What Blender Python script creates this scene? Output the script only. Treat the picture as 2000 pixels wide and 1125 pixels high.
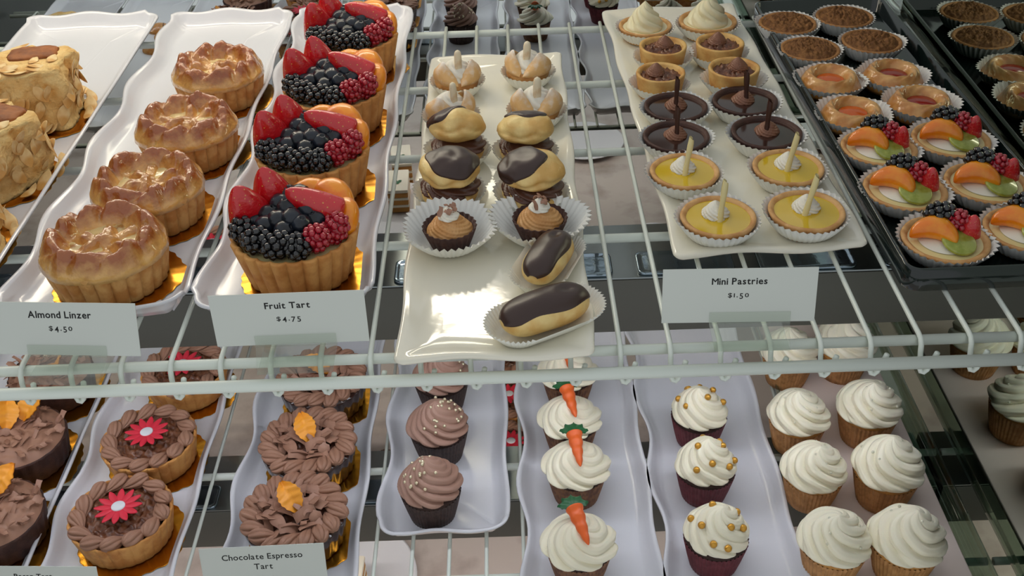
import bpy, bmesh, math, random
from math import sin, cos, pi, sqrt, radians
from mathutils import Vector, Matrix, Euler, noise
for o in list(bpy.data.objects): bpy.data.objects.remove(o)
SC = bpy.context.scene
COL = SC.collection
# ------------------------------------------------------------------ camera
def camera():
    cam = bpy.data.cameras.new('camera'); co = bpy.data.objects.new('camera', cam); COL.objects.link(co)
    cam.sensor_width = 36; cam.lens = 2100/2000*36; cam.clip_start = .01
    p, r, yw = radians(35.938), radians(-2.118), radians(-.196)
    f = Vector((sin(yw)*cos(p), cos(yw)*cos(p), -sin(p))); rt = Vector((cos(yw), -sin(yw), 0)); up = rt.cross(f)
    R = cos(r)*rt + sin(r)*up; U = -sin(r)*rt + cos(r)*up
    m = Matrix((R, U, -f)).transposed().to_4x4(); m.translation = Vector((0, 0, .4664))
    co.matrix_world = m; SC.camera = co
camera()
# ------------------------------------------------------------------ world, exposure
W = bpy.data.worlds.new('shop_daylight'); SC.world = W; W.use_nodes = True
bg = W.node_tree.nodes['Background']; bg.inputs[0].default_value = (.93, .97, 1, 1); bg.inputs[1].default_value = .66
SC.view_settings.view_transform = 'Standard'; SC.view_settings.look = 'None'
SC.view_settings.exposure = 0.0; SC.view_settings.gamma = 1; SC.view_settings.use_curve_mapping = False
try:
    SC.cycles.use_denoising = True; SC.cycles.max_bounces = 10; SC.cycles.transparent_max_bounces = 16
    SC.cycles.caustics_reflective = False; SC.cycles.caustics_refractive = False; SC.cycles.sample_clamp_indirect = 6
except Exception: pass
TOP_LAMP = 19.0; SHELF_LAMP = 20.0; LOW_LAMP = 27.0      # emission of the case tube and of the tubes under the shelves
# ------------------------------------------------------------------ materials
def srgb(c):
    if isinstance(c, str):
        c = [int(c[i:i+2], 16)/255 for i in (0, 2, 4)]
        c = [x/12.92 if x <= .04045 else ((x+.055)/1.055)**2.4 for x in c]
    return (*c[:3], 1)
MATS = {}
def mat(name, col, rough=.5, metal=0, coat=0, col2=None, ns=120, nd=3, lo=.4, hi=.6, bump=0, bs=200, bd=.001, sss=0, trans=0, emit=0, ior=1.45, zramp=None, kind='noise', spec=.5, alpha=1, coatr=.08):
    m = bpy.data.materials.new(name); m.use_nodes = True; nt = m.node_tree; b = nt.nodes['Principled BSDF']; I = b.inputs
    I['Base Color'].default_value = srgb(col); I['Roughness'].default_value = rough; I['Metallic'].default_value = metal
    I['Coat Weight'].default_value = coat; I['Coat Roughness'].default_value = coatr; I['IOR'].default_value = ior
    I['Transmission Weight'].default_value = trans; I['Specular IOR Level'].default_value = spec; I['Alpha'].default_value = alpha
    if sss:
        I['Subsurface Weight'].default_value = sss; I['Subsurface Radius'].default_value = (1, .6, .4); I['Subsurface Scale'].default_value = .004
    if emit: I['Emission Color'].default_value = srgb(col); I['Emission Strength'].default_value = emit
    tc = nt.nodes.new('ShaderNodeTexCoord')
    if col2 is not None:
        if zramp:
            sp = nt.nodes.new('ShaderNodeSeparateXYZ'); nt.links.new(tc.outputs['Object'], sp.inputs[0])
            n = nt.nodes.new('ShaderNodeTexNoise'); n.inputs['Scale'].default_value = ns; n.inputs['Detail'].default_value = nd
            nt.links.new(tc.outputs['Object'], n.inputs[0])
            mr = nt.nodes.new('ShaderNodeMapRange'); mr.inputs[1].default_value, mr.inputs[2].default_value = zramp
            nt.links.new(sp.outputs[2], mr.inputs[0])
            ad = nt.nodes.new('ShaderNodeMath'); ad.operation = 'MULTIPLY_ADD'; ad.inputs[1].default_value = 1.6; ad.inputs[2].default_value = -.8
            nt.links.new(n.outputs[0], ad.inputs[0])
            a2 = nt.nodes.new('ShaderNodeMath'); a2.operation = 'ADD'; a2.use_clamp = True
            nt.links.new(mr.outputs[0], a2.inputs[0]); nt.links.new(ad.outputs[0], a2.inputs[1]); out = a2.outputs[0]; lo, hi = .05, .95
        elif kind == 'voronoi':
            n = nt.nodes.new('ShaderNodeTexVoronoi'); n.inputs['Scale'].default_value = ns; nt.links.new(tc.outputs['Object'], n.inputs[0]); out = n.outputs[0]
        else:
            n = nt.nodes.new('ShaderNodeTexNoise'); n.inputs['Scale'].default_value = ns; n.inputs['Detail'].default_value = nd
            nt.links.new(tc.outputs['Object'], n.inputs[0]); out = n.outputs[0]
        r = nt.nodes.new('ShaderNodeValToRGB'); r.color_ramp.elements[0].position = lo; r.color_ramp.elements[1].position = hi
        r.color_ramp.elements[0].color = srgb(col); r.color_ramp.elements[1].color = srgb(col2)
        nt.links.new(out, r.inputs[0]); nt.links.new(r.outputs[0], I['Base Color'])
    if bump:
        n = nt.nodes.new('ShaderNodeTexNoise'); n.inputs['Scale'].default_value = bs; n.inputs['Detail'].default_value = 3
        nt.links.new(tc.outputs['Object'], n.inputs[0])
        bp = nt.nodes.new('ShaderNodeBump'); bp.inputs['Strength'].default_value = bump; bp.inputs['Distance'].default_value = bd
        nt.links.new(n.outputs[0], bp.inputs['Height']); nt.links.new(bp.outputs[0], I['Normal'])
    MATS[name] = m; return m
mat('melamine', 'dcdde2', .18, coat=.3)
mat('ceramic', 'e9e4d2', .08, coat=.5, bump=.15, bs=60, bd=.001)
mat('vanilla_board', 'e2d2c6', .45)
mat('dark_acrylic', '101a18', .12, coat=.4)
mat('dark_rim', '4a5a52', .12, trans=.35)
mat('wire', 'dee5db', .35, coat=.2)
mat('steel', '8e9494', .28, metal=1, bump=.1, bs=30)
mat('steel_plate', '93a2ad', .12, metal=1, bump=.3, bs=160, bd=.0006)
mat('dark_steel', '5c5b54', .4, metal=.3)
mat('marble', 'cfc4bd', .25, col2='aa9c95', ns=14, nd=8, lo=.5, hi=.72)
mat('wall_grey', '3c413e', .5)
mat('crust', 'd9a765', .65, col2='c48846', ns=90, bump=.5, bs=700, bd=.0008)
mat('fruit_crust', 'd59a55', .65, col2='bd7c3c', ns=70, bump=.5, bs=700, bd=.0008)
mat('mini_crust', 'dcae74', .65, col2='c8935a', ns=90, bump=.5, bs=800, bd=.0006)
mat('nut_crust', 'e2b871', .6, col2='cc9450', ns=60, bump=.4, bs=600, bd=.0006)
mat('crumb_crust', 'b78350', .65, col2='9c6c3d', ns=90, bump=.5, bs=700)
mat('cocoa_crust', '4a2c22', .6, col2='3a2019', ns=90, bump=.4, bs=700)
mat('glazed_lid', 'e2ae60', .35, coat=1, col2='a2561b', zramp=(.029, .0415), ns=110, bump=.7, bs=150, bd=.003, coatr=.06)
mat('jam_cream', 'e0c78a', .3, coat=.6, col2='a9742f', ns=150, lo=.5, hi=.65)
mat('custard', 'ecdca0', .3, coat=.6)
mat('strawberry', 'd9a04a', .25, coat=.8, col2='cc141d', ns=430, kind='voronoi', lo=.10, hi=.2, bump=.6, bs=420, bd=.001, sss=.1)
mat('blueberry', '0e1117', .35, coat=.4, col2='1c222d', ns=120, coatr=.1, spec=.35)
mat('blackberry', '0c0a0e', .15, coat=.8)
mat('raspberry', 'ab142a', .25, coat=.8, sss=.1)
mat('mandarin', 'ee7d02', .3, coat=.5, col2='f5980e', ns=90, bump=.35, bs=260, bd=.001, sss=.15)
mat('kiwi', '8f9a2a', .25, coat=.8, col2='a9b04a', ns=150)
mat('gold_foil', 'c8892a', .22, metal=1, bump=.1, bs=40)
mat('cake', 'ecc987', .75, col2='cf9a50', ns=60, lo=.45, hi=.7, bump=1, bs=220, bd=.003)
mat('cake_top', '9c5a26', .6, col2='7e4419', ns=90, bump=.6, bs=300)
mat('almond_flake', 'eccf96', .45, col2='d4a058', ns=70)
mat('choux', 'ebce88', .5, coat=.15, col2='d8ab60', ns=50, bump=.5, bs=180, bd=.0015)
mat('puff_bun', 'd9a868', .55, col2='c58a4a', ns=60, bump=.4, bs=250)
mat('sugared_bun', 'e2b67a', .6, col2='f2ece2', zramp=(.025, .039), ns=160, bump=.3, bs=500)
mat('sugared', 'efe2c4', .7, col2='dcb98a', ns=110, lo=.5, hi=.75, bump=.3, bs=500)
mat('whipped', 'f0ebdc', .5, sss=.1, bump=.12, bs=500)
mat('buttercream', 'f3ecd2', .4, coat=.1, sss=.1, bump=.1, bs=500)
mat('ivory_cream', 'ece3bd', .45, sss=.1, bump=.15, bs=500)
mat('choc_frosting', 'a98473', .5, bump=.12, bs=500)
mat('mini_rosette', '865a44', .45, bump=.12, bs=500)
mat('dark_frosting', '5a382a', .4, coat=.1, bump=.15, bs=400)
mat('tart_frosting', 'a0765f', .5, bump=.15, bs=500)
mat('choc_glaze', '3a2721', .34, coat=.1, coatr=.3)
mat('ganache', '38211a', .16, coat=.4)
mat('choc_shaving', 'a97f69', .5, col2='8a604b', ns=60)
mat('choc_stick', '45291f', .4)
mat('white_stick', 'e2d49c', .45, bump=.2, bs=200)
mat('peanut', 'd2a067', .45, col2='c48c50', ns=90, bump=.1, bs=500)
mat('nuts', '7b4a2c', .45, coat=.3, col2='59301c', ns=160, bump=.6, bs=300)
mat('crumble', '8f6236', .75, col2='6f4724', ns=200, bump=.6, bs=500)
mat('lemon', 'd9b524', .12, coat=.7, sss=.15)
mat('jam_orange', 'd85c10', .12, coat=.25)
mat('jam_red', '9c1a0e', .1, coat=.25)
mat('cookie', 'dca660', .35, coat=.5, col2='c17f38', ns=70, bump=.2, bs=300)
mat('paper', 'eeeee8', .75)
mat('thin_paper', 'f0f0e8', .7)
mat('liner_brown', '3a2a25', .55, col2='4a3730', ns=200)
mat('liner_carrot', '6b4632', .6, col2='8a6040', ns=150)
mat('liner_red', '5e1a22', .55, col2='6e2a30', ns=150)
mat('liner_tan', 'c8935c', .6, col2='ac7a46', ns=120)
mat('sponge_dark', '35211a', .8, bump=.5, bs=500)
mat('sponge_tan', 'c08845', .8, bump=.5, bs=500)
mat('fondant_red', 'd8283f', .5)
mat('fondant_white', 'dfe0e4', .5)
mat('orange_leaf', 'f0a132', .4, bump=.3, bs=160)
mat('carrot', 'e8672a', .4, bump=.2, bs=200)
mat('leaf_green', '1f5c33', .4)
mat('gold_pearl', 'd09a3e', .28, metal=.6)
mat('silver_pearl', 'e6d9b8', .25, metal=.6)
mat('white_pearl', 'dcd8c0', .25, coat=.5)
mat('card', 'cdd1c9', .7)
mat('ink', '141414', .7)
mat('plate_white', 'e6e8ee', .25)
mat('lamp_housing', 'b8bab8', .4)
mat('truffle', '4a3128', .6, col2='6a4a3a', ns=120, bump=.5, bs=300)
mat('stripe_dark', '6b4426', .5)
def glassy(name, tint, refl=1.0, rough=.02):
    # thin clear sheet: lets light straight through, mirrors by Fresnel
    m = bpy.data.materials.new(name); m.use_nodes = True; nt = m.node_tree; nt.nodes.clear()
    o = nt.nodes.new('ShaderNodeOutputMaterial'); mx = nt.nodes.new('ShaderNodeMixShader'); t = nt.nodes.new('ShaderNodeBsdfTransparent'); g = nt.nodes.new('ShaderNodeBsdfGlossy')
    t.inputs[0].default_value = srgb(tint); g.inputs['Roughness'].default_value = rough
    lw = nt.nodes.new('ShaderNodeLayerWeight'); lw.inputs[0].default_value = .66
    pw = nt.nodes.new('ShaderNodeMath'); pw.operation = 'POWER'; pw.inputs[1].default_value = 5
    k = nt.nodes.new('ShaderNodeMath'); k.operation = 'MULTIPLY_ADD'; k.inputs[1].default_value = .8; k.inputs[2].default_value = .04*refl; k.use_clamp = True
    nt.links.new(lw.outputs['Facing'], pw.inputs[0]); nt.links.new(pw.outputs[0], k.inputs[0]); nt.links.new(k.outputs[0], mx.inputs[0]); nt.links.new(t.outputs[0], mx.inputs[1]); nt.links.new(g.outputs[0], mx.inputs[2]); nt.links.new(mx.outputs[0], o.inputs[0])
    MATS[name] = m
glassy('acrylic', 'fafcf9', 1.3, .03)
glassy('green_acrylic', 'cfdcd2', 2.2, .05)
glassy('front_glass', 'f4faf6', 1.0, .0)
def emitter(name, col, s):
    m = bpy.data.materials.new(name); m.use_nodes = True; nt = m.node_tree; nt.nodes.clear()
    o = nt.nodes.new('ShaderNodeOutputMaterial'); e = nt.nodes.new('ShaderNodeEmission'); e.inputs[0].default_value = srgb(col); e.inputs[1].default_value = s
    nt.links.new(e.outputs[0], o.inputs[0]); MATS[name] = m
emitter('tube_warm', 'fff3dc', TOP_LAMP); emitter('tube_cool', 'f1f4ff', SHELF_LAMP); emitter('tube_low', 'fff4ec', LOW_LAMP)
def mirror(name, col, rough):
    m = mat(name, col, rough, metal=1)
mirror('back_mirror', 'd4d8d4', .01)
mirror('end_glass', 'ccd6c8', .015)
# ------------------------------------------------------------------ mesh helpers
class MB:
    def __init__(s): s.v = []; s.f = []
    def add(s, v, f, M=None):
        k = len(s.v)
        s.v += [tuple(M @ Vector(p)) for p in v] if M else [tuple(p) for p in v]
        s.f += [tuple(i+k for i in q) for q in f]; return s
    def surf(s, fn, nu, nv, wrap=True, cap0=True, cap1=True, M=None):
        v = []; f = []; n1 = nu if wrap else nu+1
        for j in range(nv+1):
            for i in range(n1): v.append(fn(i/nu, j/nv))
        for j in range(nv):
            for i in range(nu):
                a, b = j*n1+i, j*n1+(i+1) % n1 if wrap else j*n1+i+1
                f.append((a, b, b+n1, a+n1))
        if wrap and cap0: f.append(tuple(reversed(range(n1))))
        if wrap and cap1: f.append(tuple(range(nv*n1, nv*n1+n1)))
        return s.add(v, f, M)
    def lathe(s, prof, nu=48, mod=None, M=None, cap0=True, cap1=True):
        # prof = [(r, z), ...] ; mod(u, k) multiplies r
        def fn(u, v):
            k = int(round(v*(len(prof)-1))); r, z = prof[k]
            q = mod(u, k/(len(prof)-1)) if mod else 1
            return (r*q*cos(2*pi*u), r*q*sin(2*pi*u), z)
        return s.surf(fn, nu, len(prof)-1, True, cap0, cap1, M)
    def ball(s, c=(0, 0, 0), r=(1, 1, 1), nu=16, nv=10, M=None, disp=0, ds=100, seed=0):
        if not hasattr(r, '__len__'): r = (r, r, r)
        L = Matrix.Translation(c); L = L @ M if M else L
        def fn(u, v):
            a = -pi/2+pi*v; p = Vector((cos(a)*cos(2*pi*u), cos(a)*sin(2*pi*u), sin(a)))
            q = Vector((p.x*r[0], p.y*r[1], p.z*r[2]))
            if disp: q *= 1+disp*noise.noise(q*ds+Vector((seed, seed*2.3, 0)))
            return q
        return s.surf(fn, nu, nv, True, False, False, L)
    def tube(s, pts, r, n=8, cap=True):
        pts = [Vector(p) for p in pts]; R = r if hasattr(r, '__len__') else [r]*len(pts)
        v = []; f = []; up = None
        for k, p in enumerate(pts):
            t = (pts[min(k+1, len(pts)-1)]-pts[max(k-1, 0)]).normalized()
            if up is None: up = t.orthogonal().normalized()
            up = (up-t*up.dot(t)); up = up.normalized() if up.length > 1e-6 else t.orthogonal().normalized()
            w = t.cross(up)
            for i in range(n): v.append(p+R[k]*(cos(2*pi*i/n)*up+sin(2*pi*i/n)*w))
        for k in range(len(pts)-1):
            for i in range(n): f.append((k*n+i, k*n+(i+1) % n, k*n+n+(i+1) % n, k*n+n+i))
        if cap: f += [tuple(reversed(range(n))), tuple(range((len(pts)-1)*n, len(pts)*n))]
        return s.add(v, f)
    def box(s, a, b, M=None):
        (x0, y0, z0), (x1, y1, z1) = a, b
        return s.add([(x0, y0, z0), (x1, y0, z0), (x1, y1, z0), (x0, y1, z0), (x0, y0, z1), (x1, y0, z1), (x1, y1, z1), (x0, y1, z1)],
              [(0, 3, 2, 1), (4, 5, 6, 7), (0, 1, 5, 4), (1, 2, 6, 5), (2, 3, 7, 6), (3, 0, 4, 7)], M)
    def build(s, name, m, parent=None, smooth=True, label=None, bevel=0, loc=None, rot=None):
        me = bpy.data.meshes.new(name); me.from_pydata(s.v, [], s.f)
        bm = bmesh.new(); bm.from_mesh(me)
        if bevel:
            bmesh.ops.bevel(bm, geom=bm.edges[:], offset=bevel, segments=2, profile=.6, affect='EDGES')
        bmesh.ops.recalc_face_normals(bm, faces=bm.faces[:]); bm.to_mesh(me); bm.free()
        if smooth: me.polygons.foreach_set('use_smooth', [True]*len(me.polygons))
        me.materials.append(MATS[m]); o = bpy.data.objects.new(name, me); COL.objects.link(o)
        if smooth == 'auto' or bevel:
            try: me.set_sharp_from_angle(angle=radians(40))
            except Exception: pass
        if parent: o.parent = parent
        if loc: o.location = loc
        if rot: o.rotation_euler = rot
        if label: o['label'] = label
        return o
def rotm(x=0, y=0, z=0): return Euler((x, y, z)).to_matrix().to_4x4()
def TR(*t): return Matrix.Translation(t)
KIDS = {}
def thing(name, loc=(0, 0, 0), rz=0):
    o = bpy.data.objects.new(name, None); COL.objects.link(o); o.location = loc; o.rotation_euler = (0, 0, rz); o.empty_display_size = .01; return o
def tag(o, label, cat, group=None, kind=None):
    if label: o['label'] = label
    if cat: o['category'] = cat
    if group: o['group'] = group
    if kind: o['kind'] = kind
    return o
def copy_tree(o, parent=None):
    c = o.copy(); COL.objects.link(c)
    if parent: c.parent = parent
    for ch in list(o.children):
        if ch is not c: copy_tree(ch, c)
    return c
def inst(o, src, dm=(0, 0, 0), rot=(0, 0, 0), sc=1, parent=None):
    c = src.copy(); COL.objects.link(c); c.parent = parent or o; c.location = dm; c.rotation_euler = rot; c.scale = (sc, sc, sc) if not hasattr(sc, '__len__') else sc; return c
def series(maker, rows, cat, group, z, **kw):
    """first row gets the thing itself, the others copies of it and of its parts; rows = (x, y, rotation, scale, label)"""
    proto = maker(**kw); out = []
    tpl = []
    for i, (x, y, rz, s, lab) in enumerate(rows):
        o = proto if i == 0 else copy_tree(proto)
        out.append((o, x, y, rz, s, lab))
    for o, x, y, rz, s, lab in out:
        o.location = (x, y, z); o.rotation_euler = (0, 0, radians(rz)); o.scale = (s, s, s); tag(o, lab, cat, group)
    return [q[0] for q in out]
def rrect(w, l, rc, n=160, wave=None):
    """outline of a w x l rounded rectangle, counter-clockwise from the right edge; wave(s) pushes it outward"""
    hw, hl = w/2, l/2; rc = min(rc, hw*.98, hl*.98); segs = []
    per = [(hw, -hl+rc, hw, hl-rc), (hl, 0), (hw-rc, hl, -hw+rc, hl), (0, 0), (-hw, hl-rc, -hw, -hl+rc), (0, 0), (-hw+rc, -hl, hw-rc, -hl)]
    cs = [(hw-rc, hl-rc, 0), (-hw+rc, hl-rc, pi/2), (-hw+rc, -hl+rc, pi), (hw-rc, -hl+rc, 1.5*pi)]
    sides = [per[0], per[2], per[4], per[6]]; pts = []
    ns = [max(2, int(n*.5*l/(w+l))), max(2, int(n*.5*w/(w+l)))]
    for k in range(4):
        x0, y0, x1, y1 = sides[k]; m = ns[k % 2]; nx, ny = [(1, 0), (0, 1), (-1, 0), (0, -1)][k]
        for i in range(m): t = i/m; pts.append((x0+(x1-x0)*t, y0+(y1-y0)*t, nx, ny, k, t))
        cx, cy, a0 = cs[k]
        for i in range(8): a = a0+pi/2*i/8; pts.append((cx+rc*cos(a), cy+rc*sin(a), cos(a), sin(a), k, 1))
    return pts
def dish(mb, w, l, rc, prof, wave=None, zwave=None):
    """prof = [(inset, z)] from the middle of the top face over the rim to the middle underneath"""
    rings = []
    for ins, z in prof:
        ring = []
        for (x, y, nx, ny, k, t) in rrect(w-2*ins, l-2*ins, max(rc-ins, .004)):
            q = max(0, 1-ins/.03); d = wave(k, x, y)*q if wave else 0; dz = zwave(k, x, y)*q if zwave else 0
            ring.append((x+nx*d, y+ny*d, z+dz))
        rings.append(ring)
    n = len(rings[0]); v = [p for r in rings for p in r]; f = []
    for j in range(len(rings)-1):
        for i in range(n): f.append((j*n+i, j*n+(i+1) % n, j*n+n+(i+1) % n, j*n+n+i))
    f.append(tuple(range(n))); f.append(tuple(range((len(rings)-1)*n, len(rings)*n)))
    return mb.add(v, f)
def tri(x): x = x % 1; return 4*abs(x-.5)-1
def fluted(n, a): return lambda u, v: 1+a*cos(2*pi*n*u)
def pleated(n, a0, a1): return lambda u, v: 1+(a0+(a1-a0)*v)*tri(n*u)
def swirl(mb, R, H, n=8, tw=.9, amp=.12, layers=2.5, la=.08, nu=132, nv=44, p1=1.25, p2=.8, M=None, seed=0, z0=0):
    def fn(u, v):
        r = R*max(0, 1-v**p1)**p2; z = z0+H*v**.92
        und = max(0, 1-v/.1); r *= 1-.14*und*und
        ph = n*(u+tw*v)+.25*noise.noise(Vector((cos(2*pi*u)+seed*3, sin(2*pi*u), v*2))); sh = (ph % 1)**1.4; rd = sin(pi*sh)**.5-.68+.13*abs(sin(3*pi*ph))
        ly = abs(sin(pi*(u+layers*v)))**.6-.6
        fall = min(1, (1-v)*3)
        k = 1+(amp*rd+la*ly)*fall*(.65+.35*sin(6*v+seed))
        wob = .06*noise.noise(Vector((cos(2*pi*u)*1.5+seed, sin(2*pi*u)*1.5, v*3)))
        lean = .1*R*v*v
        return (r*(k+wob)*cos(2*pi*u)+lean*cos(seed*2.1), r*(k+wob)*sin(2*pi*u)+lean*sin(seed*2.1), z+amp*.35*H*rd*fall*min(1, v*4)*.6)
    return mb.surf(fn, nu, nv, True, True, True, M)
def paper_cup(mb, r0, r1, h, n=36, a=.035, t=.0004, wob=0, seed=0):
    def prof(u, v):
        r = r0+(r1-r0)*v**.8; q = 1+(a*.4+a*.8*v)*tri(n*u)
        w = wob*v*noise.noise(Vector((cos(2*pi*u)*1.3+seed, sin(2*pi*u)*1.3, 0)))
        return (r*q*(1+w)*cos(2*pi*u), r*q*(1+w)*sin(2*pi*u), .0006+(h*v)*(1+1.2*w))
    mb.surf(prof, n*4, 6, True, True, False)
    return mb
# ------------------------------------------------------------------ the case: levels, walls, floor
ZU, ZL, ZB = 0.0, -0.3185, -0.6597            # wire deck tops of the two shelves, marble deck at the bottom
XE, YM = .4255, 1.360                      # glass end of the case, mirror at its back
def structure():
    m = MB().box((-1.0, .1, ZB-.03), (XE+.004, YM, ZB)); o = m.build('floor', 'marble', smooth=False); o['kind'] = 'structure'
    m = MB().box((-1.0, YM, ZB), (XE+.004, YM+.006, .46)); o = m.build('wall_back', 'back_mirror', smooth=False); o['kind'] = 'structure'
    m = MB().box((XE, .38, ZB), (XE+.006, YM, .46)); o = m.build('wall_right', 'end_glass', smooth=False); o['kind'] = 'structure'
    m = MB().box((-1.006, .1, ZB), (-1.0, YM, .46)); o = m.build('wall_left', 'wall_grey', smooth=False); o['kind'] = 'structure'
structure()
def case_lamp():
    t = thing('tube_lamp', (-.3, 1.19, .43)); tag(t, 'long tube lamp along the top of the case above the upper shelf', 'lamp')
    MB().box((-.62, -.06, .012), (.55, .06, .04)).build('housing', 'lamp_housing', t, smooth=False)
    m = MB().tube([(-.6, 0, 0), (.29, 0, 0)], .02, 16); m.build('tube', 'tube_warm', t)
case_lamp()
def wire_shelf(z, dy, x0, sp, lab):
    t = thing('wire_shelf', (0, .85+dy, z)); tag(t, lab, 'shelf'); oy = -.85
    for k in range(5):
        MB().tube([(-.99, 0, 0), (XE-.003, 0, 0)], .0038, 12).build('rail', 'wire', t, loc=(0, .5755+.1412*k+oy+(.0006 if k == 0 else 0), -.0076))
    MB().tube([(-.99, 0, 0), (XE-.003, 0, 0)], .0044, 14).build('front_rail', 'wire', t, loc=(0, .5558+oy, -.011))
    pts = [(0, 1.1455, -.0018), (0, .5765, -.0018), (0, .5712, -.0026), (0, .5684, -.0056), (0, .5668, -.011), (.0006, .5640, -.0225), (.0018, .5634, -.0254), (.0038, .5632, -.0260), (.0056, .5632, -.0240), (.0092, .5630, -.0115), (.0098, .5628, -.0085)]
    w = MB().tube([(p[0], p[1]+oy, p[2]) for p in pts], .0019, 8).build('wire', 'wire', t)
    x = x0; xs = []
    while x > -.97: x -= sp
    x += sp; first = True
    while x < XE-.014:
        if first: w.location.x = x; first = False
        else: inst(t, w, (x, 0, 0))
        x += sp
    return t
wire_shelf(ZU, 0, .07074, .03434, 'upper white wire shelf carrying the tarts, pies and mini pastries')
wire_shelf(ZL, .0655, -.0697, .03465, 'lower white wire shelf carrying the cupcakes and chocolate tarts')
def light_box(z, dy, lab, tm='tube_cool'):
    t = thing('light_fixture', (0, .697+dy, z)); tag(t, lab, 'lamp')
    m = MB().box((-.99, 0, -.088), (XE-.003, .080, -.035)); m.build('housing', 'dark_steel', t, smooth=False, bevel=.002)
    MB().box((-.99, .001, -.0348), (XE-.003, .079, -.0335)).build('top_sheet', 'steel', t, smooth=False)
    pl = None
    for k in range(14):
        x = -.94+.098*k
        if x > XE-.06: break
        if pl is None:
            pl = MB(); dish(pl, .078, .032, .006, [(.006, .0012), (.003, .0012), (.0015, .0022), (0, .0018), (0, 0)]); pl = pl.build('embossed_plate', 'steel_plate', t, loc=(x, .019, -.0334))
        else: inst(t, pl, (x, .019, -.0334))
    MB().tube([(-.96, .038, -.094), (XE-.02, .038, -.094)], .0055, 10).build('tube', tm, t)
    br = MB().box((-.004, .016, -.034), (.004, .024, -.0095)).build('bracket', 'steel', t, loc=(-.6, 0, 0), smooth=False)
    for x in (-.12, .33): inst(t, br, (x, 0, 0))
    return t
light_box(ZU, 0, 'grey steel light fixture with embossed plates under the upper wire shelf')
light_box(ZL, .0625, 'grey steel light fixture under the lower wire shelf above the marble', 'tube_low')
# ------------------------------------------------------------------ trays and plates
MEL = [(.045, .0035), (.015, .0035), (.011, .0042), (.006, .009), (.003, .0145), (.001, .0165), (-.0015, .0165), (-.002, .0150), (.0015, .0125), (.005, .007), (.0105, 0), (.03, 0)]
def wavy_tray(x0, x1, y0, y1, z, lab, ph=0, amp=.0045, lam=.123, zend=.008, mt='melamine'):
    w, l = x1-x0, y1-y0; x, y = (x0+x1)/2, (y0+y1)/2
    def wv(k, px, py): return amp*sin(2*pi*(py+y)/lam+ph)*(.35 if k == 0 else 1) if k in (0, 2) and abs(py) < l/2-.02 else 0
    def zw(k, px, py):
        return zend*(.5+.5*cos(2*pi*px/(w*.52)+pi*.2))*.5 if k in (1, 3) and abs(py) > l/2-.03 else 0
    m = MB(); dish(m, w, l, .016, MEL, wv, zw)
    o = m.build('serving_tray', mt, loc=(x, y, z)); return tag(o, lab, 'tray', 'white wavy serving trays')
TRU = ZU+.0003; TRL = ZL+.0003; FL = .0036
wavy_tray(-.372, -.2385, 0.6131, 1.1703, TRU, 'white wavy tray on the upper shelf holding the almond linzer pies', 1.2)
wavy_tray(-.2285, -.105, 0.6107, 1.1703, TRU, 'white wavy tray on the upper shelf holding the fresh fruit tarts', .4)
wavy_tray(-.535, -.391, 0.5679, 1.1750, TRU, 'white tray on the upper shelf under the almond flake cakes, at the left edge', 0, .0006)
wavy_tray(-.603, -.456, 0.5923, 1.1879, TRL, 'white tray on the lower shelf under the chocolate tarts with two orange leaves', 0, .001)
wavy_tray(-.745, -.615, 0.5924, 1.1879, TRL, 'white tray on the lower shelf holding striped cookies, reflected top left', 0, .001)
wavy_tray(-.895, -.755, 0.5925, 1.1880, TRL, 'white tray on the lower shelf under a yellow loaf cake, reflected top left', 0, .001)
wavy_tray(-.444, -.318, 0.5982, 1.1878, TRL, 'white wavy tray on the lower shelf holding the red flower tarts', 2.2)
wavy_tray(-.279, -.153, 0.5921, 1.1878, TRL, 'white wavy tray on the lower shelf holding the chocolate espresso tarts', 1.0)
wavy_tray(-.134, -.015, 0.6780, 1.1877, TRL, 'white wavy tray on the lower shelf holding the chocolate cupcakes', 2.6)
wavy_tray(.001, .1215, 0.5322, 1.1877, TRL, 'white wavy tray on the lower shelf holding the carrot cupcakes', 1.6)
wavy_tray(.1285, .249, 0.5321, 1.1877, TRL, 'white wavy tray on the lower shelf holding the red velvet cupcakes', 1.6)
CER = [(.03, .006), (.019, .0062), (.013, .0075), (.007, .0098), (.002, .0108), (0, .0100), (-.0005, .0085), (.001, .0065), (.009, .002), (.014, 0), (.02, 0)]
def plate(x, y, w, l, rz, lab):
    def wv(k, px, py): return .0012*sin(px*70+py*55+1)
    def zw(k, px, py): return .0012*sin(px*60+py*40)
    m = MB(); dish(m, w, l, .006, CER, wv, zw); o = m.build('ceramic_plate', 'ceramic', loc=(x, y, TRU), rot=(0, 0, radians(rz)))
    return tag(o, lab, 'plate', 'cream ceramic platters')
plate(-0.0127, 0.7959, .134, 0.4891, -.4, 'long cream ceramic plate holding cream puffs and eclairs, empty at its front left')
plate(0.1879, 0.9097, .146, 0.4882, 1.6, 'long cream ceramic plate holding lemon and chocolate mini tarts')
DRK = [(.03, .003), (.006, .003), (.0045, .004), (.0035, .0185), (.002, .0195), (0, .0185), (0, .001), (.001, 0), (.02, 0)]
m = MB(); dish(m, .142, 0.5189, .012, DRK); o = m.build('serving_tray', 'dark_acrylic', loc=(.3475, 0.8808, TRU), rot=(0, 0, radians(.75)))
tag(o, 'dark glossy tray on the upper shelf holding jam, crumble and fruit tarts', 'tray')
m = MB(); dish(m, .139, 0.6316, .012, [(.03, .0016), (.006, .0016), (.0045, .003), (.0025, .014), (.001, .0152), (0, .014), (.001, .002), (.003, 0), (.02, 0)])
o = m.build('clear_tray', 'green_acrylic', loc=(.3455, 0.8896, TRL)); tag(o, 'clear acrylic tray under the board of vanilla cupcakes', 'tray')
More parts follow.
